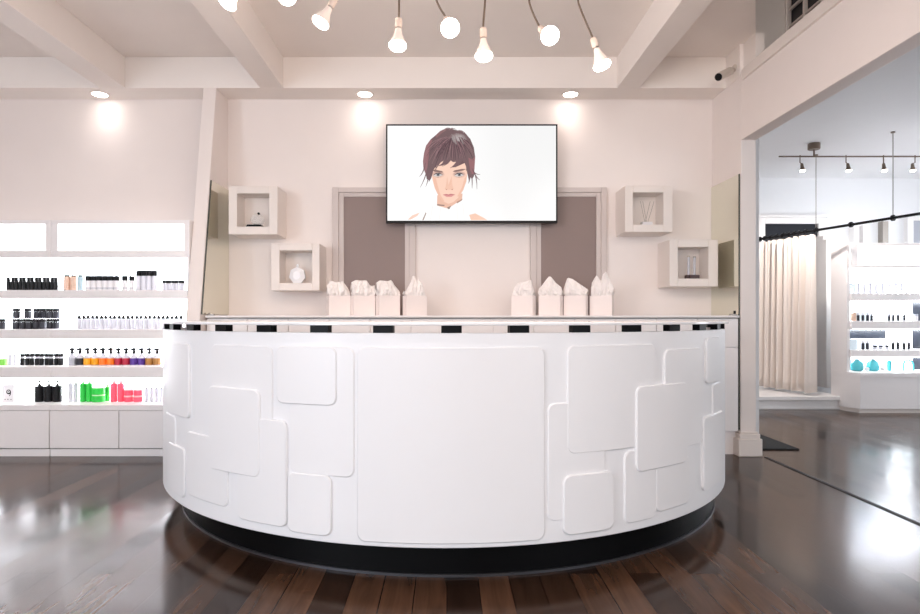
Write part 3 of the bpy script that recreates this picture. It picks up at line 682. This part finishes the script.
# second shelf
jar = product('wax_tin', 'jar', [('jar_body', 'darklabel', cy(.0275, 0, .060)), ('jar_lid', 'blackgloss', cy(.0282, .0605, .088))])
row(jar, [-5.5, 1.5] + span(13, 46, 5), yp, ZB, '@ from the left of black jars standing on the second shelf', 'black jars standing on the second shelf')
row(jar, [16.5, 27.5], yp, ZB + .0895, '@ of two single black jars stacked on the second shelf jars', 'black jars stacked on top')
row(jar, span(33.5, 59.5, 4), 5.38, ZB + .0, '@ from the left of black jars at the back of second shelf', 'black jars at the back of the second shelf')
row(jar, span(33.5, 59.5, 4), 5.38, ZB + .0895, '@ from the left of stacked black jars at the back, second shelf', 'stacked black jars at the back')
def cone(mb): mb.lathe([(.0165, .0865), (.0155, .098), (.009, .114), (.006, .120)], (0, 0, 0), 10)
row(product('serum_bottle', 'bottle', [('bottle_body', 'clear', cy(.0178, 0, .086)), ('pointed_cap', 'black', cone)]), span(77, 183, 24), yp, ZB, '@ from the left of clear bottles with pointed black caps, second shelf', 'clear bottles with pointed caps')
# third shelf
row(product('carton', 'carton', [('carton_body', 'lime', sq(.05, .05, 0, .056))]), [3.5], yp, ZCc, 'lime green carton at the photo edge on the third shelf', None)
row(product('tube_bottle', 'bottle', [('bottle_body', 'clear', cy(.016, 0, .085)), ('bottle_cap', 'white', cy(.011, .0855, .1))]), [10, 14.5], yp, ZCc, '@ pale bottle beside the lime carton on the third shelf', 'pale bottles on the third shelf')
row(product('gel_jar', 'jar', [('jar_body', 'blackgloss', cy(.0185, 0, .058)), ('clear_band', 'clear', cy(.0165, .0585, .072)), ('jar_lid', 'black', cy(.0185, .0725, .098))]), span(20, 63.5, 9), yp, ZCc, '@ from the left of black banded jars on the third shelf', 'black banded jars')
def trig(mb):
    mb.lathe([(.015, .1005), (.015, .114), (.011, .120), (.010, .133)], (0, 0, 0), 10)
    mb.prism([(-.026, .122), (.020, .128), (.020, .142), (-.004, .150), (-.024, .142)], 'y', -.010, .010)
cols = (('grey', 'grey'), ('darklabel', 'slate'), ('yellow', 'golden yellow'), ('yellow', 'golden yellow'), ('orange', 'orange'), ('orange', 'orange'), ('red', 'crimson'), ('red', 'crimson'), ('purple', 'purple'), ('purple', 'purple'), ('brown', 'bronze'), ('brown', 'bronze'))
names = []
for i, (p, (m_, nm)) in enumerate(zip(span(68.5, 161, 12), cols)):
    two = [c[1] for c in cols].count(nm) > 1
    w_ = ('left ' if i % 2 == 0 else 'right ') if two else ''
    mk = product('spray_bottle', 'bottle', [('bottle_body', 'clear', lambda mb: mb.lathe([(.030, 0), (.0315, .002), (.0315, .064), (.027, .082), (.013, .095), (.013, .100)], (0, 0, 0), 12)), ('label_band', m_, cy(.0322, .004, .060, .0004)), ('trigger', 'black', trig)])
    mk((X(p, yp), yp, ZCc + .0005), (w_ + nm + ' labelled spray bottle of its pair on the third shelf') if two else nm + ' labelled spray bottle in the third shelf row', 'colour labelled spray bottles')
# bottom shelf (top of the base cabinet)
yq = 5.22; ZQ = ZD
def mark(mb):                                             # round black swirl printed on the box
    mb.lathe([(.020, 0), (.020, .001)], (0.004, -.0455, .088), 18, (0, -1, 0))
def mark2(mb): mb.lathe([(.011, 0), (.011, .001)], (0.003, -.0467, .090), 14, (0, -1, 0))
def mark3(mb): mb.lathe([(.005, 0), (.005, .001)], (0.003, -.0479, .090), 12, (0, -1, 0))
def mark4(mb): mb.prism([(.016, .08), (.024, .082), (.020, .062), (.010, .052), (.006, .055), (.014, .064)], 'y', -.0465, -.045); [mb.box(a, a + .008, -.0465, -.045, .022, .028) for a in (-.03, -.006, .02)]
mk = product('gift_carton', 'carton', [('carton_body', 'white', sq(.10, .09, 0, .150)), ('round_mark', 'black', mark), ('inner_mark', 'white', mark2), ('dot_mark', 'black', mark3), ('mark_tail', 'black', mark4)])
mk((X(12, yq), yq, ZQ + .0005), 'white carton with a round black swirl mark on the bottom shelf', None)
def pump(mb):
    mb.lathe([(.013, .135), (.013, .150), (.005, .152), (.005, .168)], (0, 0, 0), 10)
    mb.prism([(-.028, .168), (.014, .168), (.014, .180), (-.012, .180), (-.028, .174)], 'y', -.008, .008)
row(product('pump_bottle', 'bottle', [('bottle_body', 'blackgloss', cy(.036, 0, .1345, .004)), ('pump_head', 'black', pump)]), [39.5, 48.5, 57.5], yq, ZQ, '@ from the left of black pump bottles on the bottom shelf', 'black pump bottles')
row(product('clear_bottle', 'bottle', [('bottle_body', 'clear', cy(.019, 0, .150)), ('bottle_cap', 'white', cy(.014, .1505, .168))]), [70.5, 75.5], yq, ZQ, '@ pale bottle between the black pumps and green bottles', 'pale bottles on the bottom shelf')
row(product('green_bottle', 'bottle', [('bottle_body', 'green', cy(.0245, 0, .155, .004)), ('bottle_cap', 'greenlt', cy(.013, .1555, .178))]), [83, 89], yq, ZQ, '@ tall green bottle on the bottom shelf', 'tall green bottles')
gj = product('green_jar', 'jar', [('jar_body', 'green', cy(.053, 0, .052, .004)), ('jar_lid', 'greenlt', cy(.051, .0525, .062)), ])
gj((X(98.7, yq), yq, ZQ + .0005), 'wide green jar at the bottom of the green jar stack', None)
gj((X(98.7, yq), yq, ZQ + .0635), 'wide green jar lying upper in the green jar stack', None)
row(product('green_bottle', 'bottle', [('bottle_body', 'green', cy(.020, 0, .120, .004)), ('bottle_cap', 'greenlt', cy(.012, .1205, .145))]), [107.5], yq + .05, ZQ, 'short green bottle between the green jars and pink bottles', None)
row(product('pink_bottle', 'bottle', [('bottle_body', 'pink', cy(.0265, 0, .155, .004)), ('bottle_cap', 'pinklt', cy(.014, .1555, .180))]), [114, 120.7], yq, ZQ, '@ tall coral pink bottle on the bottom shelf', 'tall pink bottles')
pj = product('pink_jar', 'jar', [('jar_body', 'pink', cy(.037, 0, .040, .003)), ('jar_lid', 'pinklt', cy(.0372, .0405, .054))])
for nm, p, dz in (('lower left', 128.8, 0), ('upper left', 128.8, .055), ('lower right', 138.2, 0), ('upper right', 138.2, .055)):
    pj((X(p, yq), yq, ZQ + .0005 + dz), nm + ' of the four stacked pink jars', 'stacked pink jars')
row(product('drop_bottle', 'bottle', [('bottle_body', 'clear', cy(.0165, 0, .118)), ('bottle_cap', 'black', cy(.007, .1185, .130))]), [146.5, 151.5, 156.5, 161.5], yq, ZQ, '@ from the left of clear bottles right of the pink jars', 'clear bottles right of the pink jars')

# ------------------------------------------------------------------ display unit in the right room
yu, yd, yk = 7.45, 7.30, 7.76
ux0, ux1 = 4.855, 6.6
t = thing('display_unit', 'lit white display unit in the next room with pale blue products', 'shelf unit', (5.7, yd, 0))
o = t.location
UA, UB, UC, UD = H(293.5, yu), H(321, yu), H(350, yu), H(373, yd)
uh = H(243, yu)
MB().box(ux0, ux0 + 0.04, yu, yk, UD, uh).build('side_panel', M['unit'], t, o, bevel=0.003)
MB().box(ux1 - 0.04, ux1, yu, yk, UD, uh).build('side_panel', M['unit'], t, o, bevel=0.003)
bk = MB().box(ux0 + 0.07, ux1 - 0.04, yk - 0.02, yk, UA - 0.08, uh)
for z0, z1, gaps in ((UA, H(268, yu), ((850, 911),)), (UB, UA - .09, ((850, 911),)), (UC, UB - .1, ((886, 911),)), (UD, UC - .09, ((886, 911),))):
    for g0, g1 in gaps: bk.box(X(g0, yk), X(g1, yk), yk - 0.02, yk, z0, z1)
bk.build('back_panel', M['unitin'], t, o)
dk = MB()
for z0, z1 in ((UA, H(268, yu)), (UB, UA - .09), (UC, UB - .1), (UD, UC - .09)):
    dk.box(ux0 + .05, ux1 - .05, yk + 0.001, yk + 0.01, z0, z1)
dk.build('dark_beyond_sheet', M['dark'], t, o)  # black sheet stands in for the unlit space seen through the bays
MB().box(X(850, yk), X(886, yk), yk - 0.02, yk, UC, UC + .13).box(X(850, yk), X(886, yk), yk - 0.02, yk, UD, UC - .09).build('grey_back_panel', M['grey'], t, o)
hb = H(268, yu)
h_ = MB().box(ux0 + .04, ux1 - .04, yu - .02, yu, hb, H(265, yu)).box(ux0 + .04, ux1 - .04, yu - .02, yu, H(246, yu), uh).box(ux0 + .04, X(857, yu), yu - .02, yu, H(265, yu), H(246, yu)).box(ux0 + .04, ux1 - .04, yu, yk - .02, hb, hb + .015).build('header', M['unit'], t, o, bevel=0.003)
MB().box(X(857, yu), ux1 - .06, yu - .012, yu - .004, H(265, yu), H(246, yu)).build('light_panel', M['lightbox'], h_, o)
for za, k in ((UA, 7), (UB, 8), (UC, 7)):
    tk = k * yu / F
    MB().box(ux0 + .04, ux1 - .04, yu - .02, yk - .02, za - tk, za).build('shelf', M['unit'], t, o, bevel=0.003)
for zt_ in (hb, UA - 7*yu/F, UB - 8*yu/F, UC - 7*yu/F):
    MB().box(ux0 + .08, ux1 - .08, yu + .01, yu + .025, zt_ - .008, zt_ - .0005).build('led_strip', M['led'], t, o)
    area('display_light', ((ux0 + ux1)/2, yk - .10, zt_ - .014), ((ux0 + ux1)/2, yk - .02, zt_ - .2), ux1 - ux0 - .2, .03, 10.0, (0.88, 0.95, 1.0))
pl = [(ux0, yk), (ux0, yu), (4.92, yd), (ux1, yd), (ux1, yk)]
MB().prism(pl, 'z', UD - .05, UD).build('worktop', M['unit'], t, o, bevel=0.002)
pl2 = [(ux0 + .003, yk), (ux0 + .003, yu + .003), (4.923, yd + .006), (ux1, yd + .006), (ux1, yk)]
MB().prism(pl2, 'z', .05, UD - .05).build('base_cabinet', M['unit'], t, o, bevel=0.002)
MB().prism([(p[0] + .01, p[1] + (.03 if p[1] < yk else 0)) for p in pl2], 'z', 0, .05).build('toe_kick', M['trim'], t, o)
yv = 7.56
yj = 7.60
def pump2(mb):
    mb.lathe([(.012, .125), (.012, .137), (.005, .139), (.005, .152)], (0, 0, 0), 10)
    mb.box(-.024, .012, -.008, .008, .152, .164)
row(product('lotion_bottle', 'bottle', [('bottle_body', 'clear', cy(.026, 0, .1245, .005)), ('pump_head', 'darklabel', pump2)]), [858, 864, 870, 876, 882, 889], yv, UA, '@ from the left of pump bottles on the display unit top shelf', 'pump bottles on the display unit')
row(product('toner_bottle', 'bottle', [('bottle_body', 'clear', cy(.022, 0, .125, .004)), ('bottle_cap', 'palelabel', cy(.020, .1255, .150))]), [895.5, 901], yv, UA, '@ tall capped bottle right of the display unit pump bottles', 'tall capped bottles on the display unit')
row(product('cream_bottle', 'bottle', [('bottle_body', 'clear', cy(.022, 0, .062, .004)), ('bottle_cap', 'grey', cy(.018, .0625, .088))]), [906.5, 912, 917.5], yv, UA, '@ short grey capped bottle at the display unit top shelf end', 'short bottles on the display unit')
row(product('flat_carton', 'carton', [('carton_body', 'palelabel', sq(.085, .06, 0, .13))]), [850.5], yv, UA, 'pale blue carton at the left end of the display unit top shelf', None)
vial = product('dark_vial', 'bottle', [('bottle_body', 'darklabel', cy(.016, 0, .072, .003)), ('bottle_cap', 'clear', cy(.013, .0725, .098))])
row(vial, [858.2, 863.2, 867.6, 872], yv, UB, '@ from the left of four dark vials, display unit middle shelf left', 'dark vials at the left of the middle shelf')
row(vial, [889, 893.5, 898, 904.5], yv, UB, '@ from the left of four dark vials, display unit middle shelf right', 'dark vials at the right of the middle shelf')
row(product('flat_carton', 'carton', [('carton_body', 'beige', sq(.045, .04, 0, .10))]), [853.5], yv, UB, 'small beige carton left of the dark vials', None)
row(product('display_card', 'carton', [('carton_body', 'palelabel', sq(.19, .03, 0, .235)), ('printed_line', 'teal', lambda mb: mb.box(-.08, .08, -.0165, -.0151, .205, .217))]), [862], 7.68, UB, 'pale carton with a teal line behind the dark vials', None)
row(product('round_pot', 'jar', [('jar_body', 'white', cy(.026, 0, .06, .004)), ('jar_lid', 'grey', cy(.0262, .0605, .085))]), [915.5], yv, UB, 'round white pot at the right of the middle display shelf', None)
tb = product('treatment_bottle', 'bottle', [('bottle_body', 'darklabel', cy(.018, 0, .080, .003)), ('bottle_cap', 'white', cy(.014, .0805, .108))])
row(tb, [863, 867.6], yv, UC, '@ of two dark bottles at the left of the lowest display shelf', 'dark bottles at the left of the lowest display shelf')
row(tb, [893, 898, 904, 909], yv, UC, '@ from the left of dark bottles right on the lowest display shelf', 'dark bottles at the right of the lowest display shelf')
row(product('small_pot', 'jar', [('jar_body', 'clear', cy(.021, 0, .030, .003)), ('jar_lid', 'black', cy(.0212, .0305, .05))]), [875, 881, 887], yv, UC, '@ from the left of black lidded pots on the lowest display shelf', 'black lidded pots')
row(product('flat_carton', 'carton', [('carton_body', 'palelabel', sq(.10, .06, 0, .12))]), [851.5], yv, UC, 'pale carton at the left end of the lowest display shelf', None)
def jug(mb): mb.lathe([(.045, 0), (.066, .008), (.070, .055), (.064, .095), (.042, .122), (.022, .132), (.022, .136)], (0, 0, 0), 18)
row(product('teal_jug', 'jar', [('jug_body', 'teal', jug), ('white_cap', 'white', cy(.023, .1365, .147)), ('white_puff', 'white', lambda mb: mb.lathe([(.012, .006), (.026, .02), (.028, .034), (.014, .052)], (.07, -.075, 0), 12))]), [857, 873], yj, UD, '@ from the left of round teal jars on the display unit base', 'round teal jars')
row(product('teal_bottle', 'bottle', [('bottle_body', 'teal', cy(.026, 0, .125, .006)), ('bottle_cap', 'white', cy(.014, .1255, .142))]), [889.5], yj, UD, 'slim teal bottle right of the round teal jars', None)
ar = MB().tube([(-.062, 0, .0), (-.060, 0, .08), (-.045, 0, .115), (0, 0, .135), (.045, 0, .115), (.060, 0, .08), (.062, 0, .0)], .012, 10)
q = ar.build('arch_stand', M['teal']); q.location = (X(909.5, 7.58), yj, UD + .0005)
tag(q, 'teal arch shaped hoop standing on the display unit base', 'ornament')

# ------------------------------------------------------------------ curtain and its rod
RA = Vector((X(758, 8.5), 8.5, 2.223)); RBv = Vector((X(935, 6.25), 6.25, 2.223))
def rod(s): return RA + (RBv - RA) * s
def sat(px):                                              # where along the rod a pixel column falls
    lo, hi = 0.0, 1.2
    for _ in range(50):
        m_ = (lo + hi) / 2; p = rod(m_)
        if CX + p.x * F / p.y < px: lo = m_
        else: hi = m_
    return lo
rd = thing('curtain_rod', 'slim black curtain rod hung on ceiling wires in the next room', 'curtain rod', RA)
MB().tube([RA - (RBv - RA).normalized() * .03, RBv + (RBv - RA) * .3], .016, 10).build('rod', M['black'], rd, RA)
for px in (816, 893):
    p = rod(sat(px))
    MB().tube([p + Vector((0, 0, .03)), Vector((p.x, p.y, ZR - .001))], .005, 6).build('ceiling_wire', M['steel'], rd, RA)
    MB().lathe([(.022, 0), (.022, .012)], (p.x, p.y, ZR - .0125), 12).build('wire_anchor', M['bronze'], rd, RA)
for px in (760, 765, 771, 777, 783, 786, 790, 795, 800, 806, 816, 851, 893):
    p = rod(sat(px)); d = (RBv - RA).normalized()
    MB().lathe([(.017, -.012), (.034, -.010), (.034, .010), (.017, .012)], p, 12, d).build('ring', M['black'], rd, RA)
cu = MB(); n = 150; rows = 14; s0, s1 = sat(759.5), sat(813)
nrm = Vector((-(RBv - RA).y, (RBv - RA).x, 0)).normalized()
vs = []; fs = []
ln = (rod(s1) - rod(s0)).length
for j in range(rows + 1):
    v = j / rows
    for i in range(n + 1):
        u = i / n; p = rod(s0 + (s1 - s0) * u)
        amp = 0.030 + 0.035 * v
        ph = 2 * PI * (8.5 * u + 0.25 * math.sin(5 * u) + 0.10 * v * math.sin(9 * u + 1))
        off = amp * math.sin(ph) + 0.018 * math.sin(2.3 * ph + 1)
        z = 2.170 - (2.170 - 0.20) * v + (0.012 * math.sin(ph * .5) if v == 1 else 0)
        if v == 0: z += 0.012 * math.cos(ph)
        p = p + nrm * off; vs.append((p.x, p.y, z))
for j in range(rows):
    for i in range(n): a = j*(n+1) + i; fs.append((a, a+1, a+n+2, a+n+1))
q = cu.add(vs, fs).build('curtain', M['cream'])
sd = q.modifiers.new('cloth', 'SOLIDIFY'); sd.thickness = 0.004
tag(q, 'cream curtain hanging in folds from the black rod above the white step', 'curtain')

# ------------------------------------------------------------------ track light in the right room
ytk = 7.12; zk = H(156.5, ytk)
tk = thing('track_light', 'bronze ceiling track with small spotlights in the next room', 'ceiling light', (X(814, ytk), ytk, ZR))
o = tk.location
MB().tube([(X(779, ytk), ytk, zk), (6.9, ytk, zk)], .009, 8).build('track_bar', M['bronze'], tk, o)
for px in (814, 934):
    MB().lathe([(.060, -.07), (.066, -.062), (.066, -.0005)], (X(px, ytk), ytk, ZR), 24).build('canopy', M['bronze'], tk, o)
    MB().tube([(X(px, ytk), ytk, ZR - .07), (X(px, ytk), ytk, zk)], .010, 8).build('stem', M['bronze'], tk, o)
for px, dx in ((800, .02), (846, .02), (883.5, .0), (915, -.03)):
    x_ = X(px, ytk); 
    st = MB().tube([(x_, ytk, zk + .015), (x_, ytk, zk - .07), (x_ + dx, ytk, zk - .085)], .006, 8).build('spot_stem', M['bronze'], tk, o)
    d = Vector((dx * 1.5, -.15, -1)).normalized()
    MB().lathe([(.010, 0), (.016, .01), (.020, .05), (.031, .085)], (x_ + dx, ytk, zk - .08), 14, d).build('spot_head', M['bronze'], st, o)
    MB().lathe([(.028, .0855), (.026, .096)], (x_ + dx, ytk, zk - .08), 14, d).build('spot_lamp', M['bulbglow'], st, o)
    e = Vector((x_ + dx, ytk, zk - .08)) + d * .12
    spot('track_beam', e, e + d + Vector(((4.3 if px < 860 else 6.0) - x_, 1.0, -.3)), 80 if px < 810 else 9, (1.0, 0.90, 0.84), 120, 0.8, 0.03)

# ------------------------------------------------------------------ light
area('street_window_daylight', (-2.3, YF - 0.05, 1.6), (-2.3, 5, 1.6), 4.8, 2.7, 66, (0.86, 0.92, 1.0))
area('left_window_daylight', (XL + 0.02, -1.0, 1.7), (0, 0.6, 1.3), 3.6, 2.3, 200, (0.82, 0.90, 1.0))
area('next_room_window_daylight', (6.2, YF - 0.05, 1.55), (6.2, 5, 1.4), 5.4, 2.6, 70, (0.86, 0.93, 1.0))
area('side_window_daylight', (8.95, 7.0, 1.8), (3.4, 8.0, 1.4), 3.4, 2.3, 68, (0.90, 0.94, 1.0), 130)
area('added_bay_fill', (2.4, YF - 0.05, 3.75), (2.7, 5.3, 3.8), 1.3, 0.8, 45, (1.0, 0.95, 0.9))  # added fill that brightens the raised bay, no window there
point('added_warm_fill', (0.9, -0.6, 2.75), 38, WARM, 0.15)  # added warm fill behind the camera, no fixture, lifts walls and ceiling
wd = bpy.data.worlds.new('sky'); S.world = wd; wd.use_nodes = True
bg = wd.node_tree.nodes['Background']; bg.inputs['Color'].default_value = (0.85, 0.92, 1.0, 1); bg.inputs['Strength'].default_value = 0.6

cam = bpy.data.cameras.new('camera'); co = bpy.data.objects.new('camera', cam); C.objects.link(co)
co.location = (0, 0, HC); co.rotation_euler = (PI / 2, 0, 0)
cam.sensor_width = 36; cam.lens = 24.0; cam.clip_start = 0.05
cam.shift_x = (460 - CX) / 920; cam.shift_y = (CY - 307) / 920
S.camera = co
S.view_settings.view_transform = 'Standard'; S.view_settings.look = 'None'
S.view_settings.exposure = 0.45; S.view_settings.gamma = 1.0; S.view_settings.use_curve_mapping = False
cyc = S.cycles
cyc.max_bounces = 10; cyc.diffuse_bounces = 6; cyc.glossy_bounces = 5; cyc.transmission_bounces = 8; cyc.caustics_reflective = True; cyc.blur_glossy = 0.5; cyc.caustics_refractive = False
cyc.sample_clamp_indirect = 4.0
